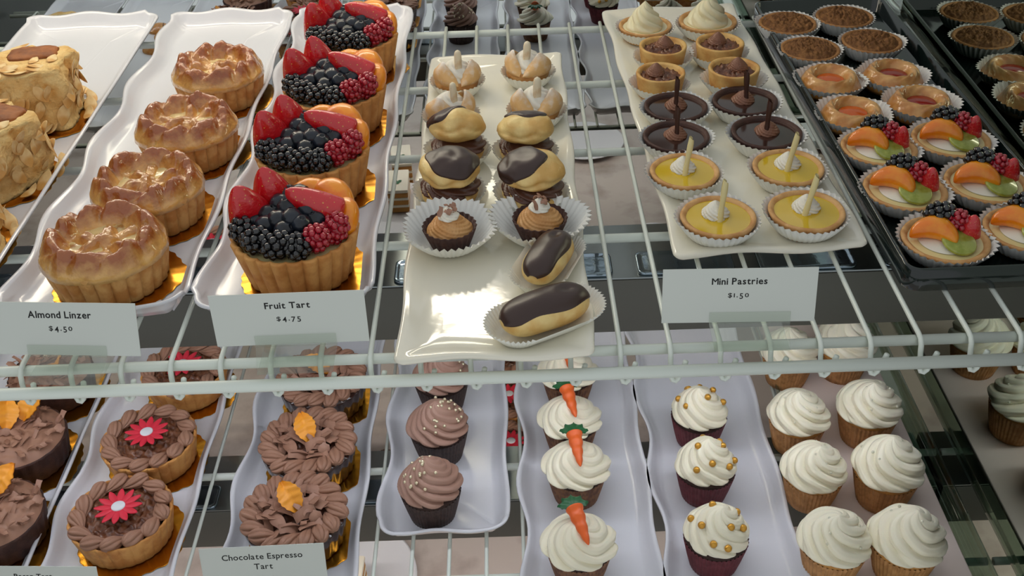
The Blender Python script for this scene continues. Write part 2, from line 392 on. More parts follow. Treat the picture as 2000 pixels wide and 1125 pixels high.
m = MB(); dish(m, .118, 0.5958, .004, [(.02, .005), (.001, .005), (0, .0045), (0, .0005), (.01, 0)]); o = m.build('cake_board', 'vanilla_board', loc=(.3375, 0.8897, TRL+.0018))
tag(o, 'pinkish beige board under the vanilla cupcakes', 'board')
# ------------------------------------------------------------------ upper shelf
def board(x, y, z, r, rz, lab, mt='gold_foil', grp='gold cake boards'):
    def mod(u, v): return 1+.012*cos(2*pi*28*u)+(.10*max(0, cos(2*pi*u))**30)
    m = MB().lathe([(.002, .0002), (r*.98, .0002), (r, .0006), (r, .0012), (r*.98, .0014), (.002, .0014)], 168, mod)
    o = m.build('cake_board', mt, loc=(x, y, z), rot=(0, 0, radians(rz)), smooth='auto'); return tag(o, lab, 'board', grp)
def fluted_shell(rt, rb, h, n=26, a=.028, wall=.005, depth=.012):
    m = MB(); prof = [(rb*.6, 0), (rb*.97, 0), (rb, .0015)]
    for k in range(1, 7): prof.append((rb+(rt-rb)*k/6, .0015+(h-.0015)*k/6))
    prof += [(rt*.985, h+.0012), (rt-wall*.6, h+.001), (rt-wall, h-.002), (rt-wall-.001, h-depth)]
    def mod(u, v): return 1+a*(abs(sin(pi*n*u))**.6-.6)*min(1, v*6)*(1 if v < .8 else .5)
    m.lathe(prof, n*12, mod); return m
def make_linzer():
    t = thing('linzer_pie')
    def mod(u, v): return 1+.085*(abs(sin(pi*24*u))**.5-.7)*min(1, v*4)*(1 if v < .72 else .5)+.012*noise.noise(Vector((cos(6.28*u)*3, sin(6.28*u)*3, v*3)))
    MB().lathe([(.02, 0), (.0385, 0), (.0392, .001), (.0400, .007), (.0412, .013), (.0425, .019), (.0435, .0245), (.0438, .028), (.042, .030), (.02, .030)], 24*12, mod).build('crust', 'crust', t)
    R = .0448
    def lid(u, v):
        th = 2*pi*u; x, y = v*cos(th), v*sin(th); q = Vector((x*2.2, y*2.2, .3))
        wv = th+.35*noise.noise(Vector((cos(th)*1.2, sin(th)*1.2, 7)))
        lump = .58+.44*abs(sin(4.5*wv+.4+(v-.75)*5.0))**.65+.05*abs(sin(11*wv-1-v*9))
        ring = math.exp(-abs((v-.74)/.20)**2.6)*lump
        edge = 1 if v < .93 else max(0, 1-((v-.93)/.07)**2)
        st = 0
        for ang, off in ((.3, .0), (1.35, .12), (2.4, -.1)):
            d = abs(x*sin(ang)-y*cos(ang)-off*.6); st = max(st, math.exp(-(d/.115)**4)*(.62+.2*sin(9*(x*cos(ang)+y*sin(ang))+ang*5)))
        c = max(0, min(1, (.72-v)/.2)); h = max(ring, st*c*.8)
        h += (.16*noise.noise(q*2.4)+.05*abs(noise.noise(q*5.0))+.02*noise.noise(q*13))*(1 if v < .95 else .2)
        r = R*v*(1+.035*noise.noise(Vector((cos(th)*2.5, sin(th)*2.5, 2)))*v+.018*abs(sin(4.5*th+2.3)))
        return (r*cos(th), r*sin(th), (.0265+.0175*h) if v < .999 else .0255)
    MB().surf(lid, 180, 44, True, True, True).build('lattice_lid', 'glazed_lid', t)
    def fill(u, v): return (.031*v*cos(2*pi*u), .031*v*sin(2*pi*u), 0.0312+.0016*noise.noise(Vector((v*cos(2*pi*u)*4, v*sin(2*pi*u)*4, 0))))
    MB().surf(fill, 48, 12, True, True, False).build('filling', 'jam_cream', t)
    return t
ZT = TRU+FL
lz = [(-0.3023, 0.6663, 20, 1.03, 'golden almond linzer pie at the front of its tray, nearest the price cards'), (-0.2928, 0.7546, 75, 1.0, 'second golden almond linzer pie from the front of its tray'),
      (-0.2847, 0.8569, 140, .995, 'third golden almond linzer pie from the front of its tray'), (-0.2805, 0.9719, 230, .98, 'golden almond linzer pie furthest back on its white tray')]
for (x, y, rz, s, l), w in zip(lz, ('front', 'second', 'third', 'back')):
    board(x+.004, y-.001, ZT, .0475, -40+len(w)*9, {'front': 'gold board under the linzer pie nearest the price cards', 'second': 'gold board under the second linzer pie from the front', 'third': 'gold board under the third linzer pie from the front', 'back': 'gold board under the linzer pie furthest back'}[w])
series(make_linzer, lz, 'pie', 'almond linzer pies', ZT+.0016)
# fruit, each kind built once at the origin and copied
def berry_cluster(R, n, rd, seed, hollow=False, stretch=1.15, nu=8, nv=6):
    m = MB(); rows = 6; random.seed(seed)
    for k in range(rows):
        a = -pi/2*.8+(pi*.9)*k/(rows-1); c = max(1, int(round(n*cos(a)/3.7)))
        for i in range(c):
            u = 2*pi*(i+.5*(k % 2))/c+random.uniform(-.1, .1); rr = R*(.92 if c > 1 else .1)
            m.ball((rr*cos(a)*cos(u), rr*cos(a)*sin(u), R*stretch*sin(a)), rd*random.uniform(.9, 1.1), nu, nv)
    m.ball((0, 0, 0), (R*.85, R*.85, R*stretch*.85), 12, 8); return m
def strawberry_mesh():
    m = MB()
    def fn(u, v):
        r = .0135*min(1, (v+.03)/.16)**.5*max(0, 1-v)**.62*(1+.25*v); return (r*cos(2*pi*u), .68*r*sin(2*pi*u), .030*v-.004)
    m.surf(fn, 28, 20, True, True, True); return m
def mandarin_mesh():
    m = MB()
    def fn(u, v):
        a = pi*(v-.5)*.96; c = cos(a)**.6; x = .0165*sin(a); y = .0085*c*cos(2*pi*u)-.007*(sin(a)**2)+.003; z = .0072*c*sin(2*pi*u)
        k = 1+.03*noise.noise(Vector((x*300, y*300, z*300))); return (x, y*k, z*k)
    m.surf(fn, 20, 24, True, True, True); return m
def blueberry_mesh():
    m = MB(); R = .0070
    pr = [(.0003, -R*.88)]+[(R*cos(a), R*.9*sin(a)) for a in [(-80+12*k)*pi/180 for k in range(1, 13)]]+[(R*.36, R*.9), (R*.26, R*.94), (R*.2, R*.8), (.0003, R*.74)]
    m.lathe(pr, 18); return m
def kiwi_mesh():
    m = MB().lathe([(.001, 0), (.0125, 0), (.0135, .0012), (.0132, .0028), (.0122, .0032), (.001, .0034)], 32); return m
PROTO = {}
def fruit(t, kind, loc, rot=(0, 0, 0), sc=1):
    if kind not in PROTO:
        mk, mt = {'blackberry': (lambda: berry_cluster(.0078, 34, .0028, 3), 'blackberry'), 'raspberry': (lambda: berry_cluster(.0082, 46, .0022, 5, stretch=1.2, nu=6, nv=5), 'raspberry'),
            'strawberry_slice': (lambda: strawberry_mesh(), 'strawberry'), 'mandarin_segment': (mandarin_mesh, 'mandarin'), 'blueberry': (blueberry_mesh, 'blueberry'), 'kiwi_slice': (kiwi_mesh, 'kiwi')}[kind]
        o = mk().build(kind, mt, t, loc=loc, rot=rot); o.scale = (sc, sc, sc) if not hasattr(sc, '__len__') else sc; PROTO[kind] = o; return o
    return inst(t, PROTO[kind], loc, rot, sc)
def make_fruit_tart():
    t = thing('fruit_tart'); h = .036
    fluted_shell(.0460, .038, h, 24, .085).build('crust', 'fruit_crust', t)
    MB().lathe([(.001, h-.003), (.036, h-.004), (.0405, h-.006)], 48, cap0=True, cap1=False).build('custard', 'custard', t)
    S, M, B, K, P = 'strawberry_slice', 'mandarin_segment', 'blueberry', 'blackberry', 'raspberry'
    z = h+.003
    for x, y, dz, rx, ry, rz, s in ((-.016, .027, .002, .10, -.15, .1, 1.42), (-.031, .010, .000, .15, -.25, .4, 1.42), (.027, .006, .004, .25, -.85, -.30, 1.5)):
        fruit(t, S, (x, y, z+dz), (rx, ry, rz), s)
    for x, y, dz, rz, s in ((.026, .027, .007, -.75, 1.35), (.036, .010, .003, -1.2, 1.15), (.010, .035, .006, -.2, 1.15)):
        fruit(t, M, (x, y, z+dz), (.9, .1, rz), s)
    for x, y, dz, rz, s in ((-.035, -.008, .004, .4, 1.15), (-.023, -.022, .004, 1.1, 1.15), (-.007, -.030, .004, 2, 1.12), (.008, -.031, .003, 3, 1.05)):
        fruit(t, K, (x, y, z+dz), (1.3, .2, rz), s)
    for x, y, dz, rz in ((.020, -.024, .005, .3), (.032, -.012, .005, 1.5)): fruit(t, P, (x, y, z+dz), (.5, .2, rz), 1.15)
    for x, y, dz in ((-.006, .024, .014), (.002, .029, .010), (-.010, .012, .013), (-.017, .003, .009), (-.003, .004, .014), (.006, .010, .016), (.012, .001, .013), (-.009, -.008, .011), (.002, -.009, .013), (-.018, -.010, .008), (.009, -.014, .011), (-.003, -.018, .008), (.018, -.006, .009), (-.027, .001, .004), (.022, .005, .004)):
        fruit(t, B, (x, y, z+dz), (random.uniform(-.9, .9), random.uniform(-.9, .9), random.uniform(0, 6)), random.uniform(1.08, 1.22))
    for x, y in ((-.022, .008), (.0, -.004)): fruit(t, 'kiwi_slice', (x, y, h-.001), (.1, .15, 0), 1)
    return t
random.seed(4)
ft = [(-0.1604, 0.6678, 0, 1.0, 'glazed fruit tart at the front of its tray, right behind the price card'), (-0.1633, 0.7907, 6, 1.0, 'second glazed fruit tart from the front of its white tray'),
      (-0.1587, 0.9074, -5, 1.0, 'third glazed fruit tart from the front of its white tray'), (-0.1555, 1.0292, 9, .985, 'glazed fruit tart furthest back on its white tray')]
for (x, y, rz, s, l), w in zip(ft, ('gold board under the fruit tart behind the price card', 'gold board under the second fruit tart from the front', 'gold board under the third fruit tart from the front', 'gold board under the fruit tart furthest back')):
    board(x+.003, y-.002, ZT, .0475, -35+rz*4, w)
series(make_fruit_tart, ft, 'tart', 'glazed fruit tarts', ZT+.0016)
# almond flake cakes on the left tray
def make_almond_cake():
    t = thing('almond_cake')
    def fn(u, v):
        a = 2*pi*u; c, s = cos(a), sin(a); q = 1/(abs(c)**3.4+abs(s)**3.4)**(1/3.4)
        k = min(1, (1-v)*14)**.5 if v > .9 else 1
        d = 1+.22*noise.noise(Vector((c*1.6, s*1.6, v*2.4)))+.10*noise.noise(Vector((c*5, s*5, v*6)))
        return (.044*q*c*d*k*(1-.1*v), .036*q*s*d*k*(1-.1*v), .052*min(1, v*1.06)*(1+.05*noise.noise(Vector((c*3*k, s*3*k, 5)))))
    MB().surf(fn, 72, 26).build('sponge', 'cake', t)
    def tp(u, v):
        c, s = cos(2*pi*u), sin(2*pi*u); q = 1/(abs(c)**4+abs(s)**4)**.25; e = max(0, 1-v)
        return (.010+.022*q*c*v, .014+.014*q*s*v, .0515+.004*e**.3+.0015*noise.noise(Vector((c*v*4, s*v*4, 1))))
    MB().surf(tp, 40, 10, True, True, True).build('crusty_top', 'cake_top', t)
    pr = None
    for k in range(84):
        a = random.uniform(0, 6.28); q = 1/(abs(cos(a))**5+abs(sin(a))**5)**.2; zz = random.uniform(.003, .052)
        loc = (.0425*q*cos(a)*(1-.0021*zz*900*.05), .035*q*sin(a)*(1-.0021*zz*900*.05), zz)
        rot = (pi/2+random.uniform(-.6, .5), random.uniform(-.7, .7), a+pi/2+random.uniform(-.4, .4))
        if zz > .045: loc = (loc[0]*random.uniform(.3, .9), loc[1]*random.uniform(.3, .9), .0525); rot = (random.uniform(-.3, .3), random.uniform(-.3, .3), a)
        if zz < .01: loc = (loc[0]*1.12, loc[1]*1.12, .003); rot = (random.uniform(.2, .7), 0, a)
        if pr is None:
            mm = MB(); mm.surf(lambda u, v: (.0085*sin(pi*v)**.7*cos(2*pi*u)*.55, .0085*(2*v-1), .0007*sin(2*pi*u)*sin(pi*v)+.0012*((2*v-1)**2)), 14, 10)
            pr = mm.build('almond_flake', 'almond_flake', t, loc=loc, rot=rot)
        else: inst(t, pr, loc, rot, random.uniform(.8, 1.25))
    return t
ak = [(-0.4563, 0.9465, 12, 1.08, 'tall almond flake cake furthest back on the left tray'), (-0.4512, 0.8283, -20, 1.08, 'middle almond flake cake on the left tray, cut by the photo edge'), (-0.4495, 0.7179, 35, 1.05, 'almond flake cake at the front of the left tray, mostly out of frame')]
for (x, y, rz, s, l), w in zip(ak, ('gold board under the almond flake cake furthest back', 'gold board under the middle almond flake cake', 'gold board under the front almond flake cake')):
    board(x+.003, y-.006, ZT, .052, -30, w)
series(make_almond_cake, ak, 'cake', 'almond flake cakes', ZT+.0016)
# ------------------------------------------------------------------ cream plate: puffs, choux, peanut cups, eclairs
ZP = TRU+.0064
def make_puff():
    t = thing('cream_puff')
    m = MB(); paper_cup(m, .017, .0265, .014, 34, .03); m.build('paper_cup', 'thin_paper', t)
    MB().ball((0, 0, .0125), (.0215, .0205, .0115), 36, 16, disp=.12, ds=80).build('bun_base', 'puff_bun', t)
    swirl(MB(), .0195, .021, 7, .5, .2, 2, .08, 84, 26, z0=.0155, seed=2).build('whipped_cream', 'whipped', t, loc=(0, .002, 0))
    for s in (-1, 1):
        m = MB()
        def wing(u, v, k):
            d = radians(4+118*u); top = .0035+.0165*min(1, u*2.1)**.8*(1-.45*max(0, u-.6)/.4); a = -pi/2+s*d
            r = (.0205+.004*sin(pi*min(1, v*.8+.1)))*k*(1+.05*noise.noise(Vector((u*3, v*2, s)))); z = .0155+top*v
            r *= 1-.30*v*v; return (r*cos(a), r*sin(a)*.96, z)
        m.surf(lambda u, v: wing(u, v, 1.0), 26, 10, wrap=False); m.surf(lambda u, v: wing(u, v, .88), 26, 10, wrap=False)
        m.surf(lambda u, v: tuple(wing(u, 1, .88)[i]*(1-v)+wing(u, 1, 1)[i]*v for i in range(3)), 26, 1, wrap=False)
        m.surf(lambda u, v: tuple(wing(0, u, .88)[i]*(1-v)+wing(0, u, 1)[i]*v for i in range(3)), 8, 1, wrap=False)
        m.build('pastry_wing', 'sugared_bun', t)
    mm = MB()
    def fg(u, v): e = (1-abs(2*v-1)**5)**.5*.9+.02; return (.0040*e*cos(2*pi*u), .0032*e*sin(2*pi*u), -.012+.024*v)
    mm.surf(fg, 14, 18); mm.build('biscuit_finger', 'sugared', t, loc=(.001, -.006, .0345), rot=(-.12, .06, .3))
    return t
series(make_puff, [(-0.0485, 0.9614, 8, 1.0, 'cream puff with biscuit finger at the back left of the cream plate'), (0.0204, 0.9769, -20, 1.0, 'cream puff with biscuit finger at the back right of the cream plate'),
    (-0.0530, 0.8899, 30, 1.0, 'sugar dusted cream puff behind the left chocolate topped choux bun'), (0.0255, 0.8923, -4, 1.04, 'cream puff with biscuit finger behind the right chocolate topped choux bun')], 'cream puff', 'cream puffs', ZP)
def make_choux(d=(0, 0, 1), cap=1.0, tilt=0, rz=.0135, seed=0):
    t = thing('choux_bun')
    m = MB(); paper_cup(m, .018, .0285, .0135, 34, .03, wob=.1); m.build('paper_cup', 'thin_paper', t)
    MB().ball((0, 0, .011), (.0225, .0215, .0105), 36, 16, disp=.12, ds=80).build('bun_base', 'choux', t)
    swirl(MB(), .0232, .013, 9, .5, .18, 2, .05, 96, 22, z0=.0145, seed=1).build('chocolate_cream', 'dark_frosting', t)
    def shape(p, k):
        q = 1+.10*noise.noise(p*1.8+Vector((seed, 1, 0)))+.022*noise.noise(p*4+Vector((seed, 0, 0)))
        if p.y < -.3: q *= 1-.10*math.exp(-((p.z-.12*sin(p.x*6))/.13)**2)*min(1, (-p.y-.3)*3)
        q *= k; return (.0236*p.x*q, .0222*p.y*q, (rz if p.z > 0 else rz*.72)*p.z*q)
    def top(u, v):
        a = pi*v-pi/2; return shape(Vector((cos(a)*cos(2*pi*u), cos(a)*sin(2*pi*u), sin(a))), 1)
    loc, rot = (0, .001, .0305+max(0, rz-.0135)*.5), (tilt, 0, 0)
    MB().surf(top, 52, 28, True, False, False).build('bun_top', 'choux', t, loc=loc, rot=rot)
    Q = Vector(d).to_track_quat('Z', 'Y')
    def gl(u, v):
        a = cap*v*(1+.07*sin(6*pi*u+seed)+.05*sin(10*pi*u)); p = Q @ Vector((sin(a)*cos(2*pi*u), sin(a)*sin(2*pi*u), cos(a)))
        return shape(p, 1.055-.075*max(0, (v-.86)/.14)**2)
    MB().surf(gl, 56, 22, True, False, False).build('chocolate_glaze', 'choc_glaze', t, loc=loc, rot=rot)
    return t
for args, row in ((((-.62, .30, .80), 1.0, -.34, .0170, 1), (-0.0445, 0.8237, 0, 1.02, 'choux bun with tilted lid, chocolate glaze turned back, in the left column')),
                  (((.05, .5, .9), .85, -.15, .0150, 2), (0.0140, 0.8189, 0, 1.0, 'choux bun with split lid facing front, glaze behind, in the right column')),
                  (((.28, -.12, 1), 1.08, .12, .0135, 3), (-0.0495, 0.7551, 0, 1.05, 'choux bun with smooth dark chocolate cap, behind the left peanut cup')),
                  (((-.65, .0, .75), 1.12, .1, .0135, 4), (0.0170, 0.7467, 0, 1.08, 'choux bun half covered in dark chocolate, behind the right peanut cup'))):
    series(lambda: make_choux(*args), [row], 'choux bun', 'chocolate choux buns', ZP)
def shards(t, n, R, z0, hgt, name, mt, size=.006, seed=1, curl=.5, thick=.0005, label=None, inner=0):
    random.seed(seed); pr = None
    for k in range(n):
        r = R*sqrt(random.uniform(inner, 1)); a = random.uniform(0, 6.28); loc = (r*cos(a), r*sin(a), z0+hgt*(1-(r/R)**2)*random.uniform(.5, 1.1)); rot = (random.uniform(-.8, .8), random.uniform(-.8, .8), random.uniform(0, 6.28))
        if pr is None:
            m = MB(); N = 8; v = []; f = []
            for j in range(2):
                for i in range(N+1):
                    q = i/N-.5; v += [(q*size*2, -size*.5*(1-.6*q*q+.2*sin(9*q)), size*curl*(1-4*q*q)*.5+j*thick), (q*size*2, size*.5*(1-.5*q*q+.15*sin(7*q+1)), size*curl*(1-4*q*q)*.5+j*thick)]
            B = 2*(N+1)
            for i in range(N): f += [(2*i, 2*i+1, 2*i+3, 2*i+2), (B+2*i, B+2*i+2, B+2*i+3, B+2*i+1), (2*i, 2*i+2, B+2*i+2, B+2*i), (2*i+1, B+2*i+1, B+2*i+3, 2*i+3)]
            f += [(0, B, B+1, 1), (2*N, 2*N+1, B+2*N+1, B+2*N)]
            m.add(v, f); pr = m.build(name, mt, t, loc=loc, rot=rot, smooth='auto')
        else: inst(t, pr, loc, rot, (random.uniform(.6, 1.5), random.uniform(.6, 1.4), random.uniform(.5, 1.4)))
def make_pbcup():
    t = thing('peanut_cup')
    paper_cup(MB(), .0165, .0345, .0185, 40, .045, wob=.16, seed=3).build('paper_cup', 'paper', t)
    m = MB(); m.lathe([(.010, .001), (.0135, .001), (.0165, .009), (.0195, .0175), (.019, .018), (.0165, .012), (.01, .009)], 24*6, fluted(24, .03)); m.build('chocolate_shell', 'cocoa_crust', t)
    swirl(MB(), .0172, .0155, 9, .75, .14, 2, .08, 100, 28, z0=.0125, seed=4).build('peanut_cream', 'peanut', t)
    swirl(MB(), .0078, .0085, 6, .6, .14, 2, .08, 60, 18, z0=.0245, seed=1).build('whipped_dollop', 'whipped', t)
    shards(t, 9, .006, .030, .0035, 'chocolate_shaving', 'choc_shaving', .0026, 5, .6)
    return t
series(make_pbcup, [(-0.0484, 0.6927, 0, 1.06, 'peanut cream cup in open white paper at the left of the cream plate'), (0.0210, 0.6998, 40, 1.08, 'peanut cream cup in open white paper behind the upper eclair')], 'mini cup', 'peanut cream cups', ZP)
def make_eclair(L=.0335):
    t = thing('eclair'); W = .0165
    def boat(u, v):
        c, s = cos(2*pi*u), sin(2*pi*u); r = (.0145+.009*v)*(1+.05*v*tri(44*u)); x = r*c+(L*.62 if c > 0 else -L*.62); return (x, r*s, .0005+.0125*v)
    MB().surf(boat, 176, 4, True, True, False).build('paper_case', 'thin_paper', t)
    def body(u, v):
        a = pi*(v-.5); x = L*math.copysign(abs(sin(a))**1.0, sin(a)); c = max(0, 1-abs(sin(a))**3.4)**.5
        d = 1+.05*noise.noise(Vector((x*60, cos(6.28*u)*1.5, sin(6.28*u)*1.5))); zz = sin(2*pi*u)
        dent = .0026*math.exp(-((x-.5*L)/.006)**2-((W*c*cos(2*pi*u))/.004)**2) if zz > 0 else 0
        return (x, W*c*d*cos(2*pi*u), .0145+(.0135 if zz > 0 else .0125)*c*d*zz-dent)
    MB().surf(body, 40, 36, True, False, False).build('pastry', 'choux', t)
    def gl(u, v):
        a = pi*(v-.5)*.86; x = L*sin(a); ph = pi*(.15+.70*u)+.10*sin(v*13)*(2*u-1); c = max(0, 1-abs(sin(a))**3.4)**.5
        d = 1+.05*noise.noise(Vector((x*60, cos(ph)*1.5, sin(ph)*1.5))); e = 1+.085*max(0, 1-(2*u-1)**8)*max(0, 1-(2*v-1)**10)-.03
        dent = .0026*math.exp(-((x-.5*L)/.006)**2-((W*c*cos(ph))/.004)**2)
        return (x*1.03, W*c*d*e*cos(ph), .0145+.0135*c*d*e*sin(ph)-dent)
    MB().surf(gl, 44, 60, wrap=False).build('chocolate_glaze', 'choc_glaze', t)
    return t
series(make_eclair, [(0.0201, 0.5873, 27, 1.0, 'long chocolate glazed eclair at the front right corner of the cream plate'), (0.0251, 0.6529, 66, .9, 'shorter chocolate glazed eclair in paper behind the long one')], 'eclair', 'eclairs', ZP)
# ------------------------------------------------------------------ mini tarts
def mini_shell(t, mt, rt=.0285, rb=.021, h=.0155, wall=.0045, wob=.03, seed=0, depth=.004):
    m = MB(); pr = [(rb*.5, .0008), (rb, .0008), (rb+.001, .002)]
    for k in range(1, 5): pr.append((rb+.001+(rt-rb-.001)*k/4, .002+(h-.002)*k/4))
    pr += [(rt*.985, h+.0012), (rt-wall*.5, h+.0014), (rt-wall, h-.0003), (rt-wall-.0008, h-depth)]
    m.lathe(pr, 72, lambda u, v: 1+wob*noise.noise(Vector((cos(6.28*u)*1.4+seed, sin(6.28*u)*1.4, seed)))+.008*noise.noise(Vector((cos(6.28*u)*6, sin(6.28*u)*6, v*3))))
    return m.build('crust', mt, t)
def disc(t, name, mt, r, z, dome=0, amp=0, sc=3, seed=0, nu=56, nv=14):
    m = MB(); m.surf(lambda u, v: (r*v*cos(2*pi*u), r*v*sin(2*pi*u), z+dome*(1-v*v)+amp*noise.noise(Vector((r*v*cos(2*pi*u)*sc*100, r*v*sin(2*pi*u)*sc*100, seed)))), nu, nv, True, True, False)
    return m.build(name, mt, t)
def cup(t, r0, r1, h, seed=0, wob=.08, n=38): paper_cup(MB(), r0, r1, h, n, .032, wob=wob, seed=seed).build('paper_cup', 'paper', t)
def stick(t, name, mt, loc, rot, L=.03, r=.0026):
    m = MB()
    def fn(u, v): a = 2*pi*u*1.25+v*.5; k = r*(.55+.45*u)*(1+.12*sin(v*9+1)); return (k*cos(a), k*sin(a), L*(v-.5)+.0016*sin(2*pi*u)*(1 if v > .9 else 0))
    m.surf(fn, 22, 10, False); m.surf(lambda u, v: tuple(.86*q if i < 2 else q for i, q in enumerate(fn(u, v))), 22, 10, False)
    return m.build(name, mt, t, loc=loc, rot=rot)
def make_lemon():
    t = thing('lemon_tart'); cup(t, .021, .0318, .0155)
    mini_shell(t, 'mini_crust'); disc(t, 'lemon_curd', 'lemon', .0248, .0148, .0006)
    m = MB(); swirl(m, .0105, .0125, 8, .7, .2, 2, .06, 80, 22, z0=.0148, seed=1); m.build('whipped_rosette', 'whipped', t, loc=(-.001, .004, 0))
    stick(t, 'white_chocolate_stick', 'white_stick', (.001, -.002, .029), (-.22, .16, 0), .033, .0028)
    return t
series(make_lemon, [(0.1427, 0.7674, 0, 1.0, 'lemon tart on the left side of its plate, directly in front of a chocolate tart'), (0.2275, 0.7673, -14, 1.02, 'lemon tart in the second row at the right edge of its cream plate'),
    (0.1577, 0.6958, 10, 1.02, 'lemon tart at the front left corner of its plate, above the mini pastries card'), (0.2262, 0.6994, -18, 1.03, 'lemon tart at the front right corner of its cream plate')], 'lemon tart', 'lemon mini tarts', ZP)
def make_choct():
    t = thing('chocolate_tart'); cup(t, .021, .0315, .0155, 2)
    mini_shell(t, 'cocoa_crust', seed=2, wob=.05); disc(t, 'ganache', 'ganache', .0248, .0138, .0006)
    m = MB(); swirl(m, .0105, .0105, 7, .8, .25, 2, .08, 80, 20, z0=.0135, seed=3); m.build('chocolate_rosette', 'mini_rosette', t, loc=(.001, .004, 0))
    stick(t, 'chocolate_stick', 'choc_stick', (.0, .0, .0275), (-.12, .03, 0), .031, .0027)
    return t
series(make_choct, [(0.1514, 0.8840, 0, 1.0, 'dark chocolate tart with chocolate stick, left in the back chocolate row'), (0.2156, 0.8899, 25, 1.03, 'dark chocolate tart with chocolate stick, right in the back chocolate row'),
    (0.1439, 0.8275, 12, 1.0, 'dark chocolate tart with chocolate stick behind the left lemon tart'), (0.2217, 0.8275, -8, 1.06, 'dark chocolate tart with chocolate stick behind the right lemon tart')], 'chocolate tart', 'dark chocolate mini tarts', ZP)
def make_pecan():
    t = thing('nut_tart'); cup(t, .018, .0295, .015, 4, .14)
    mini_shell(t, 'nut_crust', .0238, .0195, .024, .0042, .05, 3, .007); disc(t, 'nut_filling', 'nuts', .0205, .0205, .002, .004, 4, 2)
    m = MB(); swirl(m, .0095, .012, 6, 1.3, .2, 1.6, .12, 80, 22, z0=.022, seed=2); m.build('chocolate_rosette', 'mini_rosette', t, loc=(.002, .005, 0))
    return t
series(make_pecan, [(0.1551, 0.9995, 0, 1.0, 'nut tart with chocolate rosette in front of the left whipped cream tart'), (0.2118, 1.0031, 40, 1.0, 'nut tart with chocolate rosette in front of the right whipped cream tart'),
    (0.1446, 0.9400, 80, .97, 'nut tart with chocolate rosette behind the left dark chocolate tarts'), (0.2145, 0.9418, -30, 1.02, 'nut tart with chocolate rosette behind the right dark chocolate tarts')], 'nut tart', 'chocolate nut mini tarts', ZP)
def make_cream():
    t = thing('cream_tart'); cup(t, .020, .0315, .0145, 6)
    mini_shell(t, 'mini_crust', seed=5); disc(t, 'filling', 'ivory_cream', .0248, .0145)
    swirl(MB(), .0215, .031, 6, .55, .22, 1.6, .16, 120, 40, z0=.0135, seed=5, p1=1.0, p2=.9).build('whipped_cream', 'ivory_cream', t); return t
series(make_cream, [(0.1462, 1.0745, 0, .97, 'tart piled with ivory whipped cream at the back left of its plate'), (0.2126, 1.0780, 50, 1.06, 'tart piled with ivory whipped cream at the back right of its plate')], 'cream tart', 'whipped cream mini tarts', ZP)
# dark tray
ZD = TRU+.0034
def make_crumb():
    t = thing('crumble_tart'); cup(t, .0225, .0335, .0165, 7)
    mini_shell(t, 'crumb_crust', .0305, .0225, .0155, seed=6)
    m = MB()
    def fn(u, v):
        x, y = .0275*v*cos(2*pi*u), .0275*v*sin(2*pi*u); e = 1-v**4
        return (x, y, .0145+.005*e+.0035*e*abs(noise.noise(Vector((x*190, y*190, 1))))*2+.0018*noise.noise(Vector((x*480, y*480, 3))))
    m.surf(fn, 110, 36, True, True, False).build('crumble_topping', 'crumble', t); return t
series(make_crumb, [(0.2968, 1.0739, 0, .98, 'crumble tart at the back left corner of the dark tray'), (0.3594, 1.0863, 60, .97, 'crumble tart at the back right corner of the dark tray'),
    (0.3041, 1.0075, 120, .96, 'crumble tart in the second row, left side of the dark tray'), (0.3692, 1.0199, 200, .98, 'crumble tart in the second row, right side of the dark tray')], 'crumble tart', 'crumble tarts', ZD)
def make_jam(red=False):
    t = thing('jam_cookie'); cup(t, .0225, .0335, .0155, 8)
    m = MB()
    def fn(u, v):
        r = .030*v if v < .999 else .026; ring = math.exp(-abs((v-.66)/.27)**2.4)
        ph = u*11+v*6.0; rd = abs(sin(pi*ph))**.6
        z = .0045+.0155*ring+.0016*rd*ring; r *= 1+.012*rd
        return (r*cos(2*pi*u), r*sin(2*pi*u), z if v < .999 else .002)
    m.surf(fn, 126, 30).build('piped_cookie', 'cookie', t)
    disc(t, 'jam', 'jam_red' if red else 'jam_orange', .0125, .0150, .0012); return t
series(make_jam, [(0.3063, 0.9380, 0, 1.0, 'piped cookie with orange jam centre behind another orange one, dark tray'), (0.3085, 0.8679, 40, 1.0, 'piped cookie with orange jam centre behind a fruit mini tart, dark tray')], 'jam cookie', 'jam cookies', ZD)
series(lambda: make_jam(True), [(0.3680, 0.9446, 20, .99, 'piped cookie with dark red jam, in the row just in front of the crumble tarts'), (0.3749, 0.8834, 75, 1.02, 'piped cookie with shiny red jam, right behind a fruit mini tart')], 'jam cookie', 'jam cookies', ZD)
def make_mfruit():
    t = thing('fruit_mini_tart'); cup(t, .0235, .0358, .0160, 9)
    mini_shell(t, 'mini_crust', .0325, .024, .0145, .005, seed=8)
    disc(t, 'pastry_cream', 'whipped', .0200, .0140, .0035)
    disc(t, 'glaze', 'custard', .0275, .0132, .0005)
    fruit(t, 'mandarin_segment', (-.0095, .000, .0225), (.8, 0, -.5), 1.06); fruit(t, 'kiwi_slice', (.005, -.0105, .0172), (.28, .1, 0), .98)
    fruit(t, 'blackberry', (-.0025, .0115, .0300), (1.4, 0, 1.3), 1.1); fruit(t, 'raspberry', (.0085, .006, .025), (.5, .2, 0), 1.1); fruit(t, 'strawberry_slice', (.0165, -.001, .0185), (.1, .1, -.5), .72)
    return t
